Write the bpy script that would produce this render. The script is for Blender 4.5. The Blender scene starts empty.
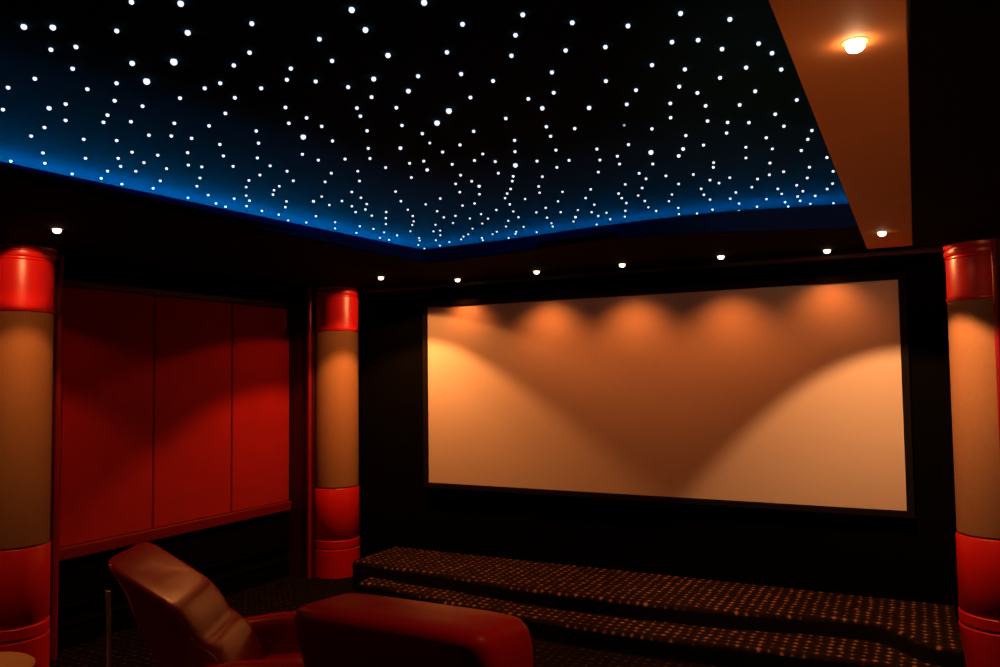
import bpy, bmesh, math, random
from mathutils import Vector, Matrix
S = bpy.context.scene
C = S.collection
PI = math.pi

# ---------------------------------------------------------------- helpers
def nodes(name):
    m = bpy.data.materials.new(name); m.use_nodes = True
    nt = m.node_tree
    return m, nt, nt.nodes['Principled BSDF']

def mat(name, col, rough=0.6, spec=0.5, metal=0.0, noise=0.0, scale=20.0, bump=0.0, stretch=(1, 1, 1), coat=0.0, sheen=0.0):
    m, nt, b = nodes(name)
    b.inputs['Base Color'].default_value = (*col, 1)
    b.inputs['Roughness'].default_value = rough
    b.inputs['Specular IOR Level'].default_value = spec
    b.inputs['Metallic'].default_value = metal
    b.inputs['Coat Weight'].default_value = coat
    b.inputs['Sheen Weight'].default_value = sheen
    if noise or bump:
        tc = nt.nodes.new('ShaderNodeTexCoord'); mp = nt.nodes.new('ShaderNodeMapping')
        mp.inputs['Scale'].default_value = stretch
        n = nt.nodes.new('ShaderNodeTexNoise'); n.inputs['Scale'].default_value = scale
        n.inputs['Detail'].default_value = 6
        nt.links.new(tc.outputs['Object'], mp.inputs[0]); nt.links.new(mp.outputs[0], n.inputs['Vector'])
        if noise:
            r = nt.nodes.new('ShaderNodeMapRange')
            r.inputs['To Min'].default_value = 1 - noise; r.inputs['To Max'].default_value = 1 + noise
            v = nt.nodes.new('ShaderNodeVectorMath'); v.operation = 'SCALE'
            v.inputs[0].default_value = col
            nt.links.new(n.outputs['Fac'], r.inputs['Value']); nt.links.new(r.outputs[0], v.inputs['Scale'])
            nt.links.new(v.outputs[0], b.inputs['Base Color'])
        if bump:
            bp = nt.nodes.new('ShaderNodeBump'); bp.inputs['Strength'].default_value = bump
            bp.inputs['Distance'].default_value = 0.01
            nt.links.new(n.outputs['Fac'], bp.inputs['Height']); nt.links.new(bp.outputs[0], b.inputs['Normal'])
    return m

def emis(name, col, strength):
    m, nt, b = nodes(name)
    b.inputs['Base Color'].default_value = (*col, 1)
    b.inputs['Emission Color'].default_value = (*col, 1)
    b.inputs['Emission Strength'].default_value = strength
    return m

def obj(name, bm, m, parent=None, smooth=None):
    me = bpy.data.meshes.new(name)
    bmesh.ops.recalc_face_normals(bm, faces=bm.faces)
    bm.to_mesh(me); bm.free()
    if m: me.materials.append(m)
    o = bpy.data.objects.new(name, me); C.objects.link(o)
    if smooth is not None:
        for p in me.polygons: p.use_smooth = True
        me.set_sharp_from_angle(angle=math.radians(smooth))
    if parent: o.parent = parent
    return o

def thing(name, label, cat, loc=(0, 0, 0), rotz=0.0, group=None):
    o = bpy.data.objects.new(name, None); C.objects.link(o)
    o.location = loc; o.rotation_euler = (0, 0, rotz); o.empty_display_size = 0.1
    return tag(o, label, cat, group)

def tag(o, label, cat, group=None):
    o['label'] = label; o['category'] = cat
    if group: o['group'] = group
    return o

def struct(name, bm, m, smooth=None):
    o = obj(name, bm, m, None, smooth); o['kind'] = 'structure'; return o

def box(bm, x0, x1, y0, y1, z0, z1, bev=0.0, seg=2):
    r = bmesh.ops.create_cube(bm, size=1.0)
    bmesh.ops.scale(bm, vec=(x1-x0, y1-y0, z1-z0), verts=r['verts'])
    bmesh.ops.translate(bm, vec=((x0+x1)/2, (y0+y1)/2, (z0+z1)/2), verts=r['verts'])
    if bev:
        es = list({e for v in r['verts'] for e in v.link_edges})
        bmesh.ops.bevel(bm, geom=es, offset=bev, segments=seg, profile=0.5, affect='EDGES')
    return bm

def prism(bm, poly, z0, z1):
    """vertical prism over a plan outline"""
    a = [bm.verts.new((x, y, z0)) for x, y in poly]
    b = [bm.verts.new((x, y, z1)) for x, y in poly]
    n = len(poly)
    bm.faces.new(a[::-1]); bm.faces.new(b)
    for i in range(n):
        bm.faces.new((a[i], a[(i+1) % n], b[(i+1) % n], b[i]))
    return bm

def lathe(bm, prof, seg=64, cx=0, cy=0):
    rings = []
    for r, z in prof:
        if r < 1e-5:
            rings.append([bm.verts.new((cx, cy, z))])
        else:
            rings.append([bm.verts.new((cx+r*math.cos(2*PI*k/seg), cy+r*math.sin(2*PI*k/seg), z)) for k in range(seg)])
    for a, b in zip(rings, rings[1:]):
        for k in range(seg):
            q = [a[k % len(a)], a[(k+1) % len(a)], b[(k+1) % len(b)], b[k % len(b)]]
            u = []
            for v in q:
                if v not in u: u.append(v)
            if len(u) > 2: bm.faces.new(u)
    return bm

def loft(bm, secs, seg=40, n=3.2):
    """secs: (center, axis_u, axis_v, half_u, half_v); superellipse rings, closed ends"""
    rings = []
    for c, u, v, hu, hv in secs:
        c = Vector(c); u = Vector(u); v = Vector(v); R = []
        for k in range(seg):
            t = 2*PI*k/seg; ct, st = math.cos(t), math.sin(t)
            a = math.copysign(abs(ct)**(2/n), ct)*hu; b = math.copysign(abs(st)**(2/n), st)*hv
            R.append(bm.verts.new(c+u*a+v*b))
        rings.append(R)
    for a, b in zip(rings, rings[1:]):
        for k in range(seg):
            bm.faces.new((a[k], a[(k+1) % seg], b[(k+1) % seg], b[k]))
    bm.faces.new(rings[0][::-1]); bm.faces.new(rings[-1])
    return bm

def smooth_line(pts, n=8):
    out = []
    P = [pts[0]] + list(pts) + [pts[-1]]
    for i in range(1, len(P)-2):
        for k in range(n):
            t = k/n; p0, p1, p2, p3 = (Vector(q) for q in P[i-1:i+3])
            out.append(tuple(0.5*((2*p1)+(p2-p0)*t+(2*p0-5*p1+4*p2-p3)*t*t+(3*p1-p0-3*p2+p3)*t**3)))
    out.append(tuple(pts[-1]))
    return out

# ---------------------------------------------------------------- camera
cam = bpy.data.cameras.new('camera'); co = bpy.data.objects.new('camera', cam); C.objects.link(co)
cam.sensor_width = 36; cam.lens = 800/1000*36; cam.clip_start = 0.05
yaw, pitch, roll = 0.4779877, 0.0527726, -0.0119067
co.matrix_world = Matrix.Translation((0, 0, 1.635)) @ (Matrix.Rotation(yaw, 4, 'Z') @ Matrix.Rotation(PI/2+pitch, 4, 'X') @ Matrix.Rotation(roll, 4, 'Z'))
S.camera = co
S.view_settings.view_transform = 'Standard'; S.view_settings.look = 'None'
S.view_settings.gamma = 1; S.view_settings.use_curve_mapping = False
S.view_settings.exposure = 0.0
w = bpy.data.worlds.new('dark'); S.world = w; w.use_nodes = True
w.node_tree.nodes['Background'].inputs[0].default_value = (0.01, 0.008, 0.006, 1)
w.node_tree.nodes['Background'].inputs[1].default_value = 0.0
# ---------------------------------------------------------------- materials
M = dict(
    black=mat('black_paint', (0.0022, 0.0022, 0.0016), 0.9, 0.04, noise=0.2, scale=30),
    velvet=mat('black_velvet', (0.006, 0.005, 0.005), 0.9, 0.2, noise=0.3, scale=60),
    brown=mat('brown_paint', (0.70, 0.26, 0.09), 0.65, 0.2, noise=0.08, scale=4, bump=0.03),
    shadedbrown=mat('shaded_brown_paint', (0.006, 0.002, 0.0012), 0.9, 0.03, noise=0.12, scale=4),  # soffit brown darkened, its unlit look is in the colour
    night=mat('night_blue_paint', (0.003, 0.036, 0.07), 0.9, 0.03, noise=0.06, scale=5),
    fascia=mat('fascia_blue_glow', (0.002, 0.05, 0.55), 0.8, 0.05, noise=0.1, scale=8),  # strong blue stands in for LED glow that hardly reaches the fascia
    redfab=mat('red_fabric', (0.36, 0.0008, 0.001), 0.85, 0.2, noise=0.18, scale=6, bump=0.05, sheen=0.15),
    redwood=mat('red_lacquered_wood', (0.62, 0.012, 0.012), 0.33, 0.5, noise=0.16, scale=7, stretch=(1, 1, 0.25)),
    ledge=mat('dark_red_ledge', (0.16, 0.003, 0.003), 0.6, 0.2),
    bead=mat('wine_red_bead', (0.24, 0.008, 0.025), 0.4, 0.4),
    darkred=mat('dark_red_wood', (0.05, 0.003, 0.004), 0.5, 0.4, noise=0.2, scale=7),
    tan=mat('tan_column_fabric', (0.33, 0.19, 0.10), 0.8, 0.3, noise=0.12, scale=40, bump=0.1),
    matte=mat('matte_oxblood_leather', (0.40, 0.007, 0.004), 0.38, 0.10, noise=0.14, scale=9, bump=0.12),
    leather=mat('oxblood_leather', (0.34, 0.007, 0.004), 0.27, 0.42, noise=0.14, scale=9, bump=0.12),
    groove=mat('dark_groove', (0.02, 0.004, 0.003), 0.6),
    screen=mat('screen_cloth', (0.80, 0.76, 0.70), 0.9, 0.1, noise=0.02, scale=3),
    chrome=mat('brushed_metal', (0.7, 0.6, 0.5), 0.3, 0.5, metal=1.0),
    cable=mat('pale_cord', (0.62, 0.42, 0.28), 0.5),
    table=mat('pale_table_top', (0.55, 0.36, 0.20), 0.45, noise=0.1, scale=12, stretch=(1, 6, 1)),
    bulb=emis('lit_bulb', (1.0, 0.74, 0.55), 5.0),
    nearbulb=emis('bright_lit_bulb', (1.0, 0.62, 0.32), 45.0),
    led=emis('blue_led', (0.0, 0.45, 1.0), 36.0),
    led2=emis('blue_led_left', (0.0, 0.45, 1.0), 62.0),
    star=emis('star_point', (0.86, 0.90, 1.0), 1.2),
    stardim=emis('dim_star_point', (0.55, 0.75, 1.0), 0.6),
)

def carpet_material(g=1.0, name='patterned_carpet'):
    m, nt, b = nodes(name)
    L = nt.links.new
    geo = nt.nodes.new('ShaderNodeNewGeometry')
    wob = nt.nodes.new('ShaderNodeTexNoise'); wob.inputs['Scale'].default_value = 9
    mix = nt.nodes.new('ShaderNodeVectorMath'); mix.operation = 'MULTIPLY_ADD'
    mix.inputs[1].default_value = (0.012, 0.012, 0.012)
    L(geo.outputs['Position'], wob.inputs['Vector']); L(wob.outputs['Color'], mix.inputs[0]); L(geo.outputs['Position'], mix.inputs[2])
    sc = nt.nodes.new('ShaderNodeMapping'); sc.inputs['Scale'].default_value = (17, 17, 0)
    L(mix.outputs[0], sc.inputs[0])
    v = nt.nodes.new('ShaderNodeTexVoronoi'); v.inputs['Scale'].default_value = 1.0
    v.inputs['Randomness'].default_value = 0.18; v.distance = 'MANHATTAN'
    L(sc.outputs[0], v.inputs['Vector'])
    r = nt.nodes.new('ShaderNodeValToRGB'); e = r.color_ramp.elements
    e[0].position = 0.16; e[0].color = (0.85*g, 0.46*g, 0.22*g, 1)
    e[1].position = 0.62; e[1].color = (0.03*g, 0.016*g, 0.009*g, 1)
    a = e.new(0.34); a.color = (0.10*g, 0.055*g, 0.03*g, 1)
    L(v.outputs['Distance'], r.inputs[0]); L(r.outputs[0], b.inputs['Base Color'])
    b.inputs['Roughness'].default_value = 0.95; b.inputs['Specular IOR Level'].default_value = 0.1
    n = nt.nodes.new('ShaderNodeTexNoise'); n.inputs['Scale'].default_value = 220
    bp = nt.nodes.new('ShaderNodeBump'); bp.inputs['Strength'].default_value = 0.5; bp.inputs['Distance'].default_value = 0.004
    L(geo.outputs['Position'], n.inputs['Vector']); L(n.outputs['Fac'], bp.inputs['Height']); L(bp.outputs[0], b.inputs['Normal'])
    return m
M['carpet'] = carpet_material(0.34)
M['floor'] = carpet_material(0.045, 'shaded_patterned_carpet')  # same carpet as the stage, the floor's shade put into its colour

# ---------------------------------------------------------------- room shell
XL, XR, YF, YB = -4.70, 0.70, 5.60, -2.6
ZS, ZT = 2.397, 2.585          # soffit underside, star ceiling
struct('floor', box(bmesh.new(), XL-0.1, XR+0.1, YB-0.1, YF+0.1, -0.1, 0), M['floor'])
struct('wall_front', box(bmesh.new(), XL-0.1, XR+0.1, YF, YF+0.1, 0, 2.9), M['black'])
struct('wall_left', box(bmesh.new(), XL-0.1, XL, YB, YF, 0, 2.9), M['black'])
struct('wall_right', box(bmesh.new(), XR, XR+0.1, YB, YF, 0, 2.9), M['black'])
struct('wall_back', box(bmesh.new(), XL-0.1, XR+0.1, YB-0.1, YB, 0, 2.9), M['black'])
struct('ceiling', box(bmesh.new(), XL, XR, YB, YF, ZT, ZT+0.12), M['night'])

# opening outline of the recess: left lip, bowed front lip, right edge
low_front = smooth_line([(-2.885, 4.54), (-2.5, 4.47), (-2.14, 4.38), (-1.53, 4.235), (-1.01, 4.33), (-0.62, 4.47), (-0.24, 4.60)])
up_front = smooth_line([(-2.87, 4.44), (-2.5, 4.41), (-2.12, 4.36), (-1.56, 4.255), (-0.98, 4.205), (-0.58, 4.262), (-0.24, 4.35)])
YR = -1.4
low_left = [(-2.99, YR), (-2.93, 2.9)]
up_left = [(-3.43, YR), (-3.00, 2.9)]
ZL, ZU = ZS, 2.475
# soffits (underside z = ZS) around the opening
s = bmesh.new(); prism(s, [(XL, YR), low_left[0], low_left[1], low_front[0], (XL, 4.54)][::-1], ZS, ZS+0.03)
struct('trim_1', s, M['shadedbrown'])
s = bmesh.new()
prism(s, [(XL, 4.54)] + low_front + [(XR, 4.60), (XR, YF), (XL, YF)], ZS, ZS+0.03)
struct('trim_2', s, M['shadedbrown'])
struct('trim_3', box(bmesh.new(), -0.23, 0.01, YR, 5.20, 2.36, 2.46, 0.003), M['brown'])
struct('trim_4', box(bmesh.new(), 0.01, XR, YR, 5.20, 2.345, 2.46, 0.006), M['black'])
struct('trim_5', box(bmesh.new(), XL, XR, YB, YR, ZS, ZS+0.03), M['shadedbrown'])
# fascia of the recess (parapet that hides the LED strip), 2.5 cm thick
def fascia(lo, up, inner):
    bm = bmesh.new(); n = len(lo)
    def off(P, k):
        return (P[k][0]+inner[0], P[k][1]+inner[1])
    A = [bm.verts.new((*lo[k][:2], ZL)) for k in range(n)]
    B = [bm.verts.new((*up[k][:2], ZU)) for k in range(n)]
    Cc = [bm.verts.new((*off(up, k), ZU)) for k in range(n)]
    Dd = [bm.verts.new((*off(lo, k), ZL)) for k in range(n)]
    for k in range(n-1):
        bm.faces.new((A[k], A[k+1], B[k+1], B[k])); bm.faces.new((B[k], B[k+1], Cc[k+1], Cc[k]))
        bm.faces.new((Cc[k], Cc[k+1], Dd[k+1], Dd[k])); bm.faces.new((Dd[k], Dd[k+1], A[k+1], A[k]))
    bm.faces.new((A[0], B[0], Cc[0], Dd[0])); bm.faces.new((Dd[-1], Cc[-1], B[-1], A[-1]))
    return bm
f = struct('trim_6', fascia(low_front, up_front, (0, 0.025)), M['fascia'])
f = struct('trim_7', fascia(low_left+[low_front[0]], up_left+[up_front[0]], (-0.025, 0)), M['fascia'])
# LED tape lying on the cove shelf behind the parapet
def tape(path):
    bm = bmesh.new(); secs = []
    for i, p in enumerate(path):
        q = Vector(path[min(i+1, len(path)-1)])-Vector(path[max(i-1, 0)]); q.normalize()
        secs.append(((p[0], p[1], ZS+0.042), (q.y, -q.x, 0), (0, 0, 1), 0.012, 0.005))
    return loft(bm, secs, 8, 8)
t = obj('led_strip', tape([(x-.42 if i == 0 else x, y+0.42) for i, (x, y) in enumerate(up_front)]), M['led'])
tag(t, 'blue LED strip tucked behind the front edge of the starry ceiling recess', 'led strip')
t = obj('led_strip', tape([(-3.34-0.43*(2.9-y)/4.3 if y < 2.9 else -3.34+0.12*(y-2.9)/1.6, y) for y in [YR+i*(4.5-YR)/24 for i in range(26)]]), M['led2'])
tag(t, 'blue LED strip tucked behind the left edge of the starry ceiling recess', 'led strip')

# crown bead between front soffit and front wall
struct('trim_8', box(bmesh.new(), XL, XR, YF-0.045, YF, ZS-0.04, ZS, 0.012, 3), M['darkred'])

# ---------------------------------------------------------------- left wall panelling
for i, (y0, y1, d) in enumerate([(3.08, 3.805, 'nearest the big left column'), (3.815, 4.515, 'in the middle of the three'), (4.525, 5.155, 'nearest the far left column')]):
    o = obj('wall_panel', box(bmesh.new(), XL, XL+0.035, y0, y1, 0.62, 2.22, 0.008, 3), M['redfab'])
    tag(o, 'tall red fabric wall panel on the left wall, ' + d, 'wall panel')
struct('trim_9', box(bmesh.new(), XL, XL+0.06, 3.05, 5.16, 0.54, 0.62, 0.012, 3), M['ledge'])
o = bmesh.new(); box(o, XL, XL+0.02, 3.05, 5.16, 0.27, 0.535, 0.004); box(o, XL, XL+0.035, 3.05, 5.16, 0.245, 0.262, 0.005)
struct('trim_10', o, M['black'])
o = bmesh.new(); box(o, XL, XL+0.03, 3.05, 5.16, 0, 0.125, 0.004); box(o, XL, XL+0.04, 3.05, 5.16, 0.13, 0.147, 0.005)
struct('baseboard_left', o, M['black'])
struct('trim_11', box(bmesh.new(), XL, XL+0.05, 3.05, 5.16, 2.225, 2.27, 0.008), M['darkred'])

# ---------------------------------------------------------------- columns
def column(x, y, label, z0=0.0):
    t = thing('round_column', label, 'column', (x, y, z0), 0, 'round red and tan columns')
    R = 0.185
    H = ZS - 0.004
    if x > 0: H = 2.343
    obj('column_base', lathe(bmesh.new(), [(0, 0), (R+.010, 0), (R+.010, .222), (R+.004, .226), (R-.006, .229), (R-.006, .237), (R+.004, .240), (R+.008, .244), (R+.008, .296), (R+.004, .300), (R-.006, .303), (R-.006, .311), (R+.002, .314), (R+.006, .319), (R+.006, .716), (R+.001, .722), (0, .722)]), M['redwood'], t, 40)
    obj('column_shaft', lathe(bmesh.new(), [(0, .7225), (R-.008, .7225), (R-.008, .731), (R, .735), (R, 2.018), (R-.004, 2.024), (0, 2.024)]), M['tan'], t, 40)
    obj('column_capital', lathe(bmesh.new(), [(0, 2.0245), (R+.003, 2.0245), (R+.006, 2.03), (R+.006, 2.043), (R+.001, 2.047), (R+.001, H-.083), (R+.004, H-.081), (R+.006, H-.078), (R-.005, H-.074), (R-.005, H-.066), (R+.006, H-.063), (R+.009, H-.059), (R+.009, H-.034), (R+.006, H-.031), (R-.003, H-.028), (R-.003, H-.022), (R+.008, H-.018), (R+.012, H), (0, H)]), M['redwood'], t, 40)
    return t
c1 = column(-4.53, 2.766, 'wide round column cut by the left edge of the picture, red ends and tan middle')
c2 = column(-4.368, 5.40, 'round red and tan column in the far left corner beside the screen')
c3 = column(0.36, 5.25, 'round red and tan column at the right edge, right of the screen')
# pilasters behind the columns with red corner beads
def pilaster(t, x0, x1, y0, y1, bx, by):
    cx, cy, _ = t.location
    h = ZS - .002 if x0 < 0 else 2.343
    p = obj('pilaster', box(bmesh.new(), x0-cx, x1-cx, y0-cy, y1-cy, 0, h), M['darkred'], t)
    obj('corner_bead', lathe(bmesh.new(), [(0, 0), (.017, 0), (.017, h), (0, h)], 20, bx-cx, by-cy), M['bead'], p, 40)
pilaster(c1, XL+.002, -4.56, 2.5, 3.045, -4.56, 3.045)
pilaster(c2, XL+.002, -4.46, 5.165, YF-.002, -4.46, 5.165)
pilaster(c3, 0.40, XR-.002, 5.03, YF-.002, 0.40, 5.03)

# ---------------------------------------------------------------- screen
t = thing('projection_screen', 'large wide blank projection screen in a thin black frame on the front wall', 'screen', (-1.83, YF, 0))
x0, x1, z0, z1 = -3.575+1.83, -0.078+1.83, 0.769, 2.209
yy = -0.055; kk = (YF+yy)/YF
x0, x1 = x0*1, x1*1
x0, x1 = -3.575*kk+1.83, -0.078*kk+1.83
z0, z1 = 1.635+(z0-1.635)*kk, 1.635+(z1-1.635)*kk
b = bmesh.new(); fw = 0.045
for a in ((x0-fw, x1+fw, z1, z1+fw), (x0-fw, x1+fw, z0-fw, z0), (x0-fw, x0, z0, z1), (x1, x1+fw, z0, z1)):
    box(b, a[0], a[1], yy-0.012, -0.002, a[2], a[3], 0.006)
obj('screen_frame', b, M['velvet'], t)
obj('screen_surface', box(bmesh.new(), x0-0.01, x1+0.01, yy, yy+0.02, z0-0.01, z1+0.01), M['screen'], t)

# ---------------------------------------------------------------- carpeted stage with two bowed steps
def bowed(edge, z1, back, right_x, left_x):
    """solid with a bowed, rounded front edge"""
    e = smooth_line(edge, 8)
    bm = bmesh.new()
    rn = 0.03
    prof = [(0.0, 0.0)]
    prof += [(0.0, z1-rn)] + [(rn*(1-math.cos(a)), z1-rn+rn*math.sin(a)) for a in [PI/2*k/5 for k in range(1, 6)]]
    cols = []
    for i, p in enumerate(e):
        q = Vector(e[min(i+1, len(e)-1)])-Vector(e[max(i-1, 0)]); q.normalize(); nrm = Vector((-q.y, q.x))
        cols.append([bm.verts.new((p[0]+nrm.x*d, p[1]+nrm.y*d, z)) for d, z in prof] + [bm.verts.new((p[0], max(back, p[1]+0.1), z1)), bm.verts.new((p[0], max(back, p[1]+0.1), 0))])
    m = len(cols[0])
    for a, b in zip(cols, cols[1:]):
        for k in range(m):
            bm.faces.new((a[k], b[k], b[(k+1) % m], a[(k+1) % m]))
    bm.faces.new(cols[0]); bm.faces.new(cols[-1][::-1])
    return bm
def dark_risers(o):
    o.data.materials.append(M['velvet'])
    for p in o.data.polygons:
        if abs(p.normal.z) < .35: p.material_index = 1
stage = bowed([(-3.92, 5.04), (-3.70, 5.015), (-2.99, 4.95), (-2.43, 4.88), (-1.74, 4.87), (-1.34, 4.89), (-1.04, 4.92), (-0.55, 5.02), (-0.28, 5.04), (-0.13, 4.93), (-0.02, 4.80), (0.155, 4.72)], 0.218, YF-.002, 0, 0)
step = bowed([(-3.74, 4.88), (-3.40, 4.83), (-2.85, 4.70), (-2.07, 4.60), (-1.43, 4.585), (-0.98, 4.62), (-0.46, 4.66), (-0.18, 4.66), (0.155, 4.64)], 0.115, 5.3, 0, 0)
t = thing('carpeted_stage', 'low patterned-carpet stage with two bowed steps under the screen', 'stage', (0, 0, 0))
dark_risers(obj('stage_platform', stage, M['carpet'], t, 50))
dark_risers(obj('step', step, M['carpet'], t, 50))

# ---------------------------------------------------------------- recliners
def recliner(label, loc, rotz, tilt, topz, w=0.60, th=0.26, tv=0.0, lm='leather'):
    t = thing('theater_recliner', label, 'recliner', loc, rotz, 'red leather recliners')
    hw = w/2
    # base plinth, seat, footrest (chair faces +Y)
    obj('recliner_base', box(bmesh.new(), -hw-.10, hw+.10, -.28, .40, 0.0, .12, .02, 3), M['velvet'], t, 40)
    b = bmesh.new()
    loft(b, [((0, y, z), (1, 0, 0), (0, 0, 1), a, h) for y, z, a, h in [(-.30, .33, .22, .08), (-.29, .33, hw-.02, .13), (-.1, .34, hw-.005, .135), (.20, .35, hw-.005, .14), (.36, .35, hw-.01, .13), (.42, .34, hw-.03, .10), (.44, .33, .2, .05)]], 40, 5)
    obj('seat_cushion', b, M[lm], t, 60)
    b = bmesh.new()
    loft(b, [((0, .47, z), (1, 0, 0), (0, 1, 0), a, h) for z, a, h in [(.10, .2, .01), (.11, hw-.03, .035), (.2, hw-.01, .045), (.38, hw-.01, .045), (.42, hw-.03, .035), (.43, .2, .01)]], 40, 5)
    obj('footrest', b, M[lm], t, 60)
    for sx in (-1, 1):
        b = bmesh.new(); xx = sx*(hw+.075)
        loft(b, [((xx, y, z), (1, 0, 0), (0, 0, 1), a, h) for y, z, a, h in [(-.30, .30, .03, .1), (-.29, .32, .068, .26), (-.1, .33, .072, .27), (.25, .33, .074, .275), (.40, .32, .074, .265), (.46, .31, .066, .24), (.49, .30, .04, .17), (.495, .30, .01, .05)]], 36, 4)
        obj('armrest', b, M[lm], t, 60)
    # backrest: reclined loft with a thick rounded pillow top
    sn, cs = math.sin(tilt), math.cos(tilt)
    d = Vector((0, -sn, cs)); nn = Vector((0, cs, sn))
    base = Vector((0, -.20, .34))
    L = (topz-.34)/cs
    a0 = tilt
    def sec(s, a, h, o=0.0):
        q = min(1, max(0, (s/L-.25)/.6)); q = q*q*(3-2*q); an = a0*(1-q)+tv*q
        return (base+d*s+nn*o, (1, 0, 0), Vector((0, math.cos(an), math.sin(an))), a, h)
    b = bmesh.new()
    loft(b, [sec(0, .2, .03), sec(.01, hw-.03, th*.30), sec(.08, hw, th*.30), sec(L*.3, hw, th*.31), sec(L*.45, hw, th*.33, .0), sec(L*.62, hw, th*.37), sec(L*.70, hw-.004, th*.405), sec(L*.78, hw-.002, th*.46, .012), sec(L*.88, hw, th*.50, .015), sec(L*.95, hw-.004, th*.49, .012), sec(L*.985, hw-.016, th*.45, .010), sec(L, hw-.04, th*.37, .008), sec(L*1.004, .1, .04)], 64, 6)
    obj('backrest', b, M[lm], t, 70)
    return t, base+d*L
def place(label, topx, topy, rotz, tilt, topz, short=1.0, **k):
    t, top = recliner(label, (0, 0, 0), rotz, tilt, topz, **k)
    c, s_ = math.cos(rotz), math.sin(rotz)
    if short < 1:
        for ch in t.children:
            if not ch.name.startswith('backrest'):
                for v in ch.data.vertices: v.co.y = -.3+(v.co.y+.3)*short
    t.location = (topx-(c*top.x-s_*top.y), topy-(s_*top.x+c*top.y), 0)
    return t
place('red leather recliner lower centre, its broad headrest filling the bottom edge', -1.18, 1.73, 0.0, math.radians(14), 1.035, w=.60, th=.30, tv=math.radians(-4), lm='matte')
place('tilted-back red leather recliner at the lower left with a shiny highlight on its headrest', -2.735, 2.26, math.radians(-60), math.radians(34), 0.865, w=.46, th=.37, tv=math.radians(-33), short=.8)

# ---------------------------------------------------------------- small things
o = bmesh.new(); secs = []
for i in range(14):
    z = 0.90-i*0.066
    secs.append(((-2.53+0.004*math.sin(i*.7)+(0.9-z)*.02, 1.885, z), (1, 0, 0), (0, 1, 0), .008 if i else .014, .004))
loft(o, secs, 10, 3)
tag(obj('cord', o, M['cable'], None, 60), 'thin pale cord hanging behind the left recliner headrest', 'cord')
t = thing('side_table', 'pale topped low table just showing in the lower left corner', 'side table', (-3.26, 1.86, 0))
obj('table_top', lathe(bmesh.new(), [(0, .50), (.19, .50), (.20, .508), (.20, .522), (.19, .53), (0, .53)], 48), M['table'], t, 40)
obj('table_leg', lathe(bmesh.new(), [(0, 0), (.13, 0), (.13, .015), (.03, .03), (.025, .48), (.05, .4995), (0, .4995)], 32), M['velvet'], t, 40)

# ---------------------------------------------------------------- recessed downlights
WARM = (1.0, 0.43, 0.15)
def light(name, loc, energy, size, blend, col=WARM, rad=0.02, rot=(0, 0, 0)):
    l = bpy.data.lights.new(name, 'SPOT'); l.energy = energy; l.spot_size = math.radians(size); l.spot_blend = blend
    l.color = col; l.shadow_soft_size = rad
    o = bpy.data.objects.new(name, l); C.objects.link(o); o.location = loc; o.rotation_euler = rot
    return o
DL = [(-3.80, 2.515, ZS, 'over the big left column', 1, 1), (-3.589, 4.968, ZS, 'near the far left column', 1, 1),
      (-3.167, 5.40, ZS, 'leftmost in the row over the screen', .6, .6), (-2.438, 5.30, ZS, 'second from left in the row over the screen', .6, .6),
      (-1.776, 5.28, ZS, 'third from left in the row over the screen', .6, .6), (-1.099, 5.264, ZS, 'fourth from left in the row over the screen', .6, .6),
      (-0.465, 5.36, ZS, 'rightmost in the row over the screen', .6, .6), (-0.13, 4.595, 2.36, 'at the far end of the brown soffit', 1, 1),
      (-0.093, 1.897, 2.36, 'large and nearest on the brown soffit', 1, 1)]
for x, y, z, where, e1, e2 in DL:
    t = thing('recessed_downlight', 'glowing recessed downlight ' + where, 'downlight', (x, y, z), 0, 'recessed downlights')
    obj('downlight_ring', lathe(bmesh.new(), [(.021, -.0005), (.022, -.0012), (.028, -.0014), (.030, -.0006), (.030, 0.0), (.021, 0.0), (.021, -.0005)], 40), M['brown'], t, 40)
    obj('bulb', lathe(bmesh.new(), [(.018, 0.0), (.020, -.006), (.0195, -.012), (.016, -.018), (.009, -.0215), (0, -.0225)], 32), M['nearbulb' if x > -.12 else 'bulb'], t, 80)
for x, y, z, where, e1, e2 in DL + [(-3.9, 0.05, ZS, '', 1, 1), (-0.1, -0.8, 2.36, '', 1, 1)]:
    row = e1 < 1
    col = (1, .20, .035) if row else (1, .37, .12) if x > -1 else (1, .30, .07)
    if row:
        light('downlight_beam', (x, y, z-.03), 11 if x < -3 or x > -.5 else 20, 116, 1.0, col)
        light('downlight_spill', (x, y, z-.03), .3, 166, .12, col)
    elif x > -1:
        if y > 4: light('downlight_beam', (x, y, z-.03), 95, 88, .25, col, rot=(0.31, -0.06, 0))
        else: light('downlight_beam', (x, y, z-.03), 24, 112, .25, col)
        light('downlight_spill', (x, y, z-.03), 1.1, 166, .12, col)
    else:
        light('downlight_beam', (x, y, z-.03), 90 if y > 4 else 30, 112, .25, col)
        light('downlight_spill', (x, y, z-.03), 20 if y > 4 else 9, 142, .12, col)
# extra spots added at three downlights to brighten the column capitals
for (x, y, z), (cx, cy), e in (((-3.80, 2.515, ZS), (-4.53, 2.766), 20), ((-3.167, 5.40, ZS), (-4.368, 5.36), 55), ((-0.465, 5.36, ZS), (0.34, 5.25), 28)):
    a = Vector((x, y, z-.03)); light('capital_beam', a, e, 32 if e < 50 else 20, .35, (1, .36, .12), .015, (Vector((cx, cy, 2.17))-a).to_track_quat('-Z', 'Y').to_euler())
# unseen fill spot added behind the camera to brighten the brown soffit
u = light('soffit_fill_spot', (-0.10, -0.6, 0.9), 130, 30, .8, (1, .42, .15), .1)
u.rotation_euler = (Vector((-0.10, 3.0, 2.36))-Vector((-0.10, -0.6, 0.9))).to_track_quat('-Z', 'Y').to_euler()

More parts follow.
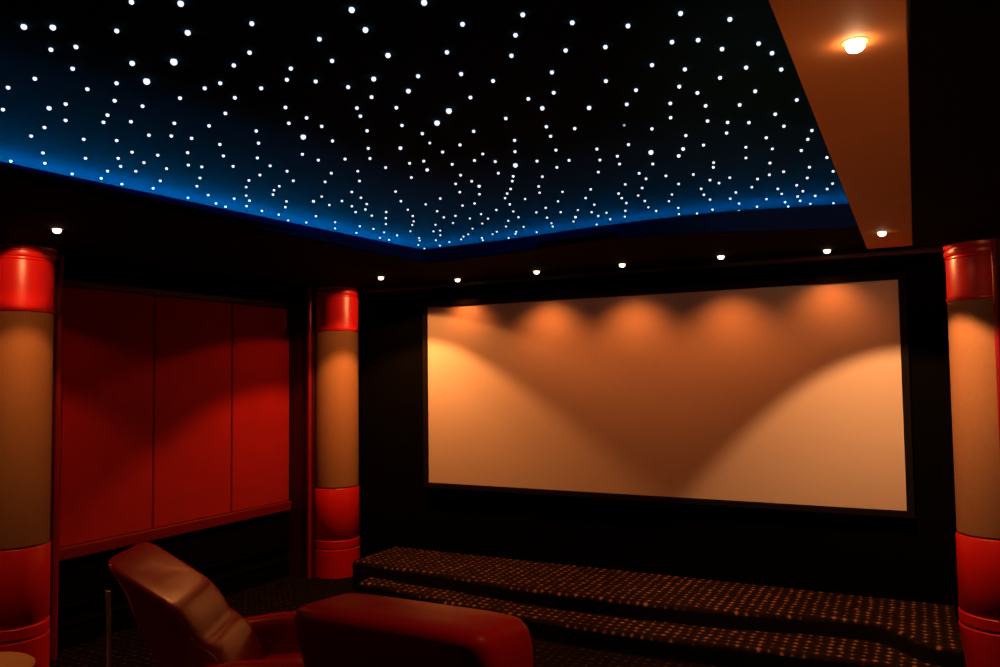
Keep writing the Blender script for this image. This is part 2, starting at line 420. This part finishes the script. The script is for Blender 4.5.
# ---------------------------------------------------------------- fibre optic stars
STARS = '''-2.057 1.26 2;-1.995 1.299 2;-2.137 1.387 1.5;-2.059 1.409 1.5;-2.213 1.505 1.5;-2.388 1.5 1.5;-2.535 1.506 1.5;-1.869 1.395 1.5;-2.022 1.562 2;-2.104 1.678 3;-2.204 1.647 1.5;-2.33 1.636 1.5;-1.692 1.303 1.5;-2.349 1.749 1.5;-1.592 1.366 2;-1.712 1.493 2;-1.904 1.611 3;-1.522 1.536 1.5;-1.666 1.673 1.5;-1.776 1.72 1.5;-1.922 1.805 1.5;-1.999 1.813 1.5;-2.141 1.838 1.5;-1.981 1.924 1.5;-1.842 1.901 1.5;-1.719 1.885 1.5;-1.645 1.821 1.5;-1.242 1.598 2;-1.059 1.653 2;-1.283 1.71 2;-1.431 1.698 1.5;-1.33 1.88 2;-1.17 1.946 1.5;-1.499 1.835 1.5;-1.65 1.94 1.5;-1.592 2.029 1.5;-1.477 2.01 2;-1.582 2.141 1.5;-1.344 2.06 1.5;-1.442 2.152 2;-0.873 1.835 1.5;-1.038 1.808 1.5;-0.945 1.938 1.5;-1.018 2.059 1.5;-0.778 1.941 1.5;-0.864 2.101 1.5;-1.218 2.11 1.5;-1.159 2.21 1.5;-1.296 2.306 1.5;-0.966 2.235 1.5;-1.033 2.402 1.5;-1.132 2.414 1.5;-0.51 2.027 1.5;-0.404 2.125 1.5;-0.654 2.032 1.5;-0.755 2.134 1.5;-0.578 2.193 1.5;-0.51 2.216 1.5;-0.464 2.312 1.5;-0.677 2.33 1.5;-0.598 2.413 1.5;-0.429 2.491 1.5;-0.845 2.387 1.5;-0.786 2.513 1.5;-0.652 2.551 1.5;-0.518 2.538 1.5;-0.614 2.639 1.5;-0.364 2.324 1.5;-0.341 2.414 1.5;-0.336 2.56 1.5;-0.441 2.718 1.5;-0.33 2.877 1.5;-2.757 1.622 1.5;-2.605 1.688 2;-2.52 1.691 1.5;-2.315 1.831 1.5;-2.5 1.834 1.5;-2.583 1.879 1.5;-2.492 1.923 1.5;-2.68 1.799 1.5;-2.823 1.813 1.5;-2.966 1.853 1.5;-2.833 1.977 1.5;-2.738 2.05 1.5;-2.572 2.064 1.5;-3.146 2.016 1.5;-3.289 2.117 1.5;-3.38 2.026 1.5;-3.071 2.153 1.5;-2.954 2.22 1.5;-3.057 2.31 1.5;-3.177 2.335 1.5;-3.316 2.405 1.5;-2.825 2.187 1.5;-2.919 2.319 1.5;-3.072 2.399 1.5;-3.357 2.289 1.5;-3.332 2.526 1.5;-0.419 2.999 1.5;-0.412 3.164 1.5;-0.324 3.275 1.5;-0.352 3.392 1.5;-0.496 3.286 1.5;-0.5 3.465 1;-0.396 3.551 1.5;-0.311 3.725 1.5;-0.545 3.695 1.5;-0.514 3.888 1.5;-0.582 3.916 1.5;-0.398 3.862 1.5;-0.646 3.972 1.5;-0.431 4.073 1.5;-0.309 4 1.5;-0.334 4.261 1.5;-0.369 4.373 1.5;-0.496 4.207 1.5;-0.591 4.24 1.5;-0.485 4.363 1.5;-0.591 4.372 1;-0.701 4.135 1.5;-0.525 4.48 1.5;-0.441 4.512 1.5;-0.682 4.462 1;-2.128 2.023 1.5;-2.372 2.012 1.5;-2.286 2.095 1.5;-2.507 2.113 1.5;-2.464 2.172 1.5;-2.433 2.285 1.5;-2.547 2.412 1.5;-2.636 2.304 1.5;-2.772 2.269 1.5;-2.788 2.441 1.5;-2.761 2.491 1.5;-2.637 2.553 1.5;-1.902 2.079 1.5;-1.914 2.201 1.5;-2.011 2.216 1.5;-1.931 2.304 1.5;-2.181 2.226 1.5;-2.287 2.347 1.5;-2.074 2.366 3;-2.015 2.469 1.5;-2.246 2.557 1.5;-2.447 2.505 1.5;-2.248 2.66 1.5;-2.138 2.703 1.5;-2.491 2.627 1.5;-1.692 2.205 1.5;-1.735 2.281 1.5;-1.571 2.269 1.5;-1.666 2.442 1.5;-1.817 2.43 1.5;-1.533 2.475 3;-1.426 2.382 3;-1.655 2.564 1.5;-1.698 2.685 1;-1.956 2.623 1.5;-1.838 2.682 2;-1.72 2.819 1.5;-2.041 2.749 1.5;-1.938 2.898 1.5;-1.865 2.899 1.5;-2.07 2.904 1.5;-1.292 2.56 1.5;-1.469 2.636 1.5;-1.129 2.522 2;-1.203 2.722 1.5;-1.385 2.82 1.5;-1.455 2.964 1.5;-1.546 3.153 3;-1.605 2.766 1.5;-1.589 2.929 1;-1.669 3 1.5;-1.599 3.061 1.5;-1.437 3.145 1.5;-1.785 3.006 1.5;-0.984 2.599 2;-0.857 2.631 1.5;-1.118 2.796 1.5;-0.941 2.853 0;-1.238 2.841 1.5;-1.007 3.103 1.5;-1.297 3.029 1.5;-1.142 3.099 1.5;-1.191 3.266 1.5;-1.104 3.246 1.5;-1.138 3.373 1.5;-1.31 3.203 1.5;-1.403 3.285 1.5;-0.722 2.697 1.5;-0.763 2.85 1.5;-0.62 2.783 1.5;-0.653 2.956 1.5;-0.513 2.832 1.5;-0.591 3.01 1.5;-0.622 3.143 1.5;-0.521 3.052 1.5;-0.862 2.946 1.5;-0.77 3.096 1.5;-0.827 3.274 2;-0.871 3.371 2;-0.74 3.264 1.5;-0.958 3.252 3;-1.008 3.447 1.5;-0.593 3.384 1;-0.624 3.555 1;-0.765 3.562 1;-0.784 3.642 1.5;-2.917 2.435 1.5;-3.123 2.572 1.5;-3.276 2.657 1.5;-2.923 2.627 1.5;-3.061 2.733 1.5;-3.297 2.887 1;-3.161 2.895 1.5;-3.277 3.054 1.5;-3.296 3.139 1.5;-3.109 3.019 1.5;-2.762 2.773 1.5;-2.871 2.865 1;-3.007 3.001 1;-3.076 3.093 1.5;-3.189 3.185 1.5;-2.645 2.724 1.5;-2.491 2.734 1.5;-2.588 2.883 1.5;-2.722 2.933 1;-2.802 2.983 1;-2.873 3.051 1.5;-2.924 3.205 1.5;-3.027 3.31 1.5;-3.208 3.32 1.5;-3.199 3.444 1.5;-3.271 3.6 1.5;-3.225 3.707 1;-3.049 3.587 1.5;-2.342 2.861 1.5;-2.473 2.975 1.5;-2.799 3.273 2;-2.692 3.212 1;-2.788 3.389 1.5;-2.667 3.345 1.5;-3.072 3.788 1.5;-2.217 2.894 1;-2.321 3.043 1.5;-2.494 3.206 1.5;-2.535 3.335 1.5;-2.601 3.473 1.5;-2.692 3.582 1.5;-2.704 3.477 1.5;-2.784 3.613 1.5;-2.765 3.74 1.5;-2.634 3.699 1.5;-2.738 3.841 1.5;-2.846 3.993 1.5;-3.024 3.967 1.5;-1.93 3.028 2;-2.071 3.111 1.5;-2.299 3.31 1.5;-2.402 3.507 1.5;-2.494 3.709 0;-2.333 3.643 0;-2.189 3.56 1.5;-2.373 3.825 1.5;-2.433 3.995 1.5;-2.597 4.165 1.5;-2.567 3.868 1.5;-2.652 4.006 1.5;-2.725 4.1 1.5;-1.849 3.189 1.5;-1.862 3.317 1.5;-1.955 3.323 1.5;-2.026 3.485 1.5;-1.878 3.42 2;-1.963 3.577 1.5;-1.68 3.245 1.5;-1.646 3.331 1.5;-1.692 3.413 1.5;-1.771 3.553 1.5;-1.832 3.635 1.5;-1.89 3.725 1;-1.937 3.874 1.5;-1.53 3.407 1.5;-1.627 3.576 1.5;-1.68 3.703 1;-1.808 3.798 1;-2.175 3.769 1.5;-2.092 3.756 1.5;-2.069 3.967 1.5;-2.005 4.053 0;-2.201 4.028 1;-2.228 4.163 1.5;-2.319 4.105 1;-2.352 3.992 1.5;-2.331 4.28 1;-2.477 4.174 1.5;-2.155 4.285 1.5;-2.053 4.218 1.5;-2.25 4.443 0;-2.16 4.51 0;-1.902 4.143 1.5;-1.805 4.058 1.5;-1.912 4.316 1.5;-1.112 3.576 1.5;-1.27 3.459 1.5;-1.115 3.694 1.5;-1.239 3.754 1;-1.425 3.765 1.5;-1.52 3.939 1.5;-1.333 3.927 1.5;-1.354 4.039 1.5;-1.189 3.869 1.5;-1.259 4.024 1;-1.571 3.746 1;-1.679 3.939 1;-1.539 4.118 1.5;-1.372 4.169 1.5;-1.268 4.169 1.5;-1.672 4.209 1;-1.626 4.304 1.5;-1.779 4.21 1.5;-1.556 4.362 1;-1.63 4.425 1.5;-1.443 4.364 1.5;-1.501 4.527 1.5;-1.604 4.557 1.5;-1.758 4.384 2;-1.822 4.51 1.5;-1.301 4.341 1;-1.734 4.676 1.5;-1.96 4.491 1.5;-1.998 4.595 1.5;-1.016 3.687 1.5;-1.006 3.878 1.5;-0.896 3.727 1.5;-0.852 3.877 1.5;-0.827 3.961 1.5;-0.758 3.877 1.5;-1.098 4.092 1;-0.933 4.038 1.5;-0.953 4.182 1.5;-0.795 4.214 1.5;-1.156 4.244 1;-0.951 4.316 1.5;-0.851 4.349 1.5;-0.833 4.499 1.5;-1.291 4.46 1.5;-1.158 4.444 0;-1.201 4.62 0;-1.104 4.657 0;-0.999 4.589 1.5;-0.875 4.711 1.5;-1.271 4.713 1;-0.527 4.6 1.5;-0.604 4.592 1.5;-0.372 4.765 1.5;-0.487 4.715 1.5;-0.606 4.727 1.5;-0.761 4.638 1.5;-3.183 4.141 1.5;-3.006 4.083 1.5;-3.021 4.218 1.5;-3.166 4.372 1.5;-3.159 4.468 1.5;-3.008 4.347 1.5;-2.854 4.273 1;-2.944 4.511 1.5;-2.995 4.597 1.5;-3.107 4.75 1;-3.157 4.908 0;-2.728 4.35 1.5;-2.678 4.351 1.5;-2.765 4.494 1.5;-2.894 4.644 1.5;-2.992 4.856 1.5;-2.855 4.76 1;-2.467 4.4 1.5;-2.59 4.561 1;-2.661 4.62 1;-2.727 4.704 1;-2.578 4.725 1.5;-2.618 4.812 1.5;-2.451 4.641 1;-2.386 4.577 1.5;-2.426 4.827 1.5;-2.277 4.643 1.5;-2.314 4.706 1.5;-2.169 4.725 1.5;-3.2 3.946 1.5'''
def dome(r, m):
    r *= .74
    o = lathe(bmesh.new(), [(r*.8, 0), (r, -r*.55), (r*.92, -r*.95), (r*.7, -r*1.28), (r*.35, -r*1.5), (0, -r*1.55)], 12)
    ob = obj('fiber_star', o, m, None, 80); return ob
kinds = {'0': (dome(.0065, M['stardim']), 'faint small fibre optic star light in the dark blue ceiling', 'faint fibre optic stars'),
         '1': (dome(.0068, M['star']), 'small fibre optic star light in the dark blue ceiling', 'small fibre optic stars'),
         '1.5': (dome(.0085, M['star']), 'fibre optic star light of the common size in the dark ceiling', 'common fibre optic stars'),
         '2': (dome(.0105, M['star']), 'larger bright fibre optic star light in the dark ceiling', 'larger fibre optic stars'),
         '3': (dome(.014, M['star']), 'biggest brightest kind of fibre optic star light in the dark ceiling', 'biggest fibre optic stars')}
first = dict.fromkeys(kinds, True)
sts = [s.split() for s in STARS.split(';')]
sts.sort(key=lambda s: -float(s[2])/math.hypot(float(s[0]), float(s[1])))
rest = bmesh.new()
for i, (x, y, k) in enumerate(sts):
    x, y = float(x), float(y); z = ZT-.001
    if y > 4.95: y = 4.95
    x, y = x*(ZT-1.635)/.94, y*(ZT-1.635)/.94
    if i < 300 or first[k]:
        src, lab, grp = kinds[k]
        o = src if first[k] else src.copy()
        if not first[k]: C.objects.link(o)
        first[k] = False
        o.location = (x, y, z); tag(o, lab, 'star light', grp)
    else:
        lathe(rest, [(.0046, z), (.006, z-.003), (.0045, z-.0075), (0, z-.009)], 10, x, y)
o = obj('fiber_stars', rest, M['star'], None, 80)
o['kind'] = 'stuff'; tag(o, 'scatter of tiny far fibre optic star lights along the edge of the ceiling', 'star lights')
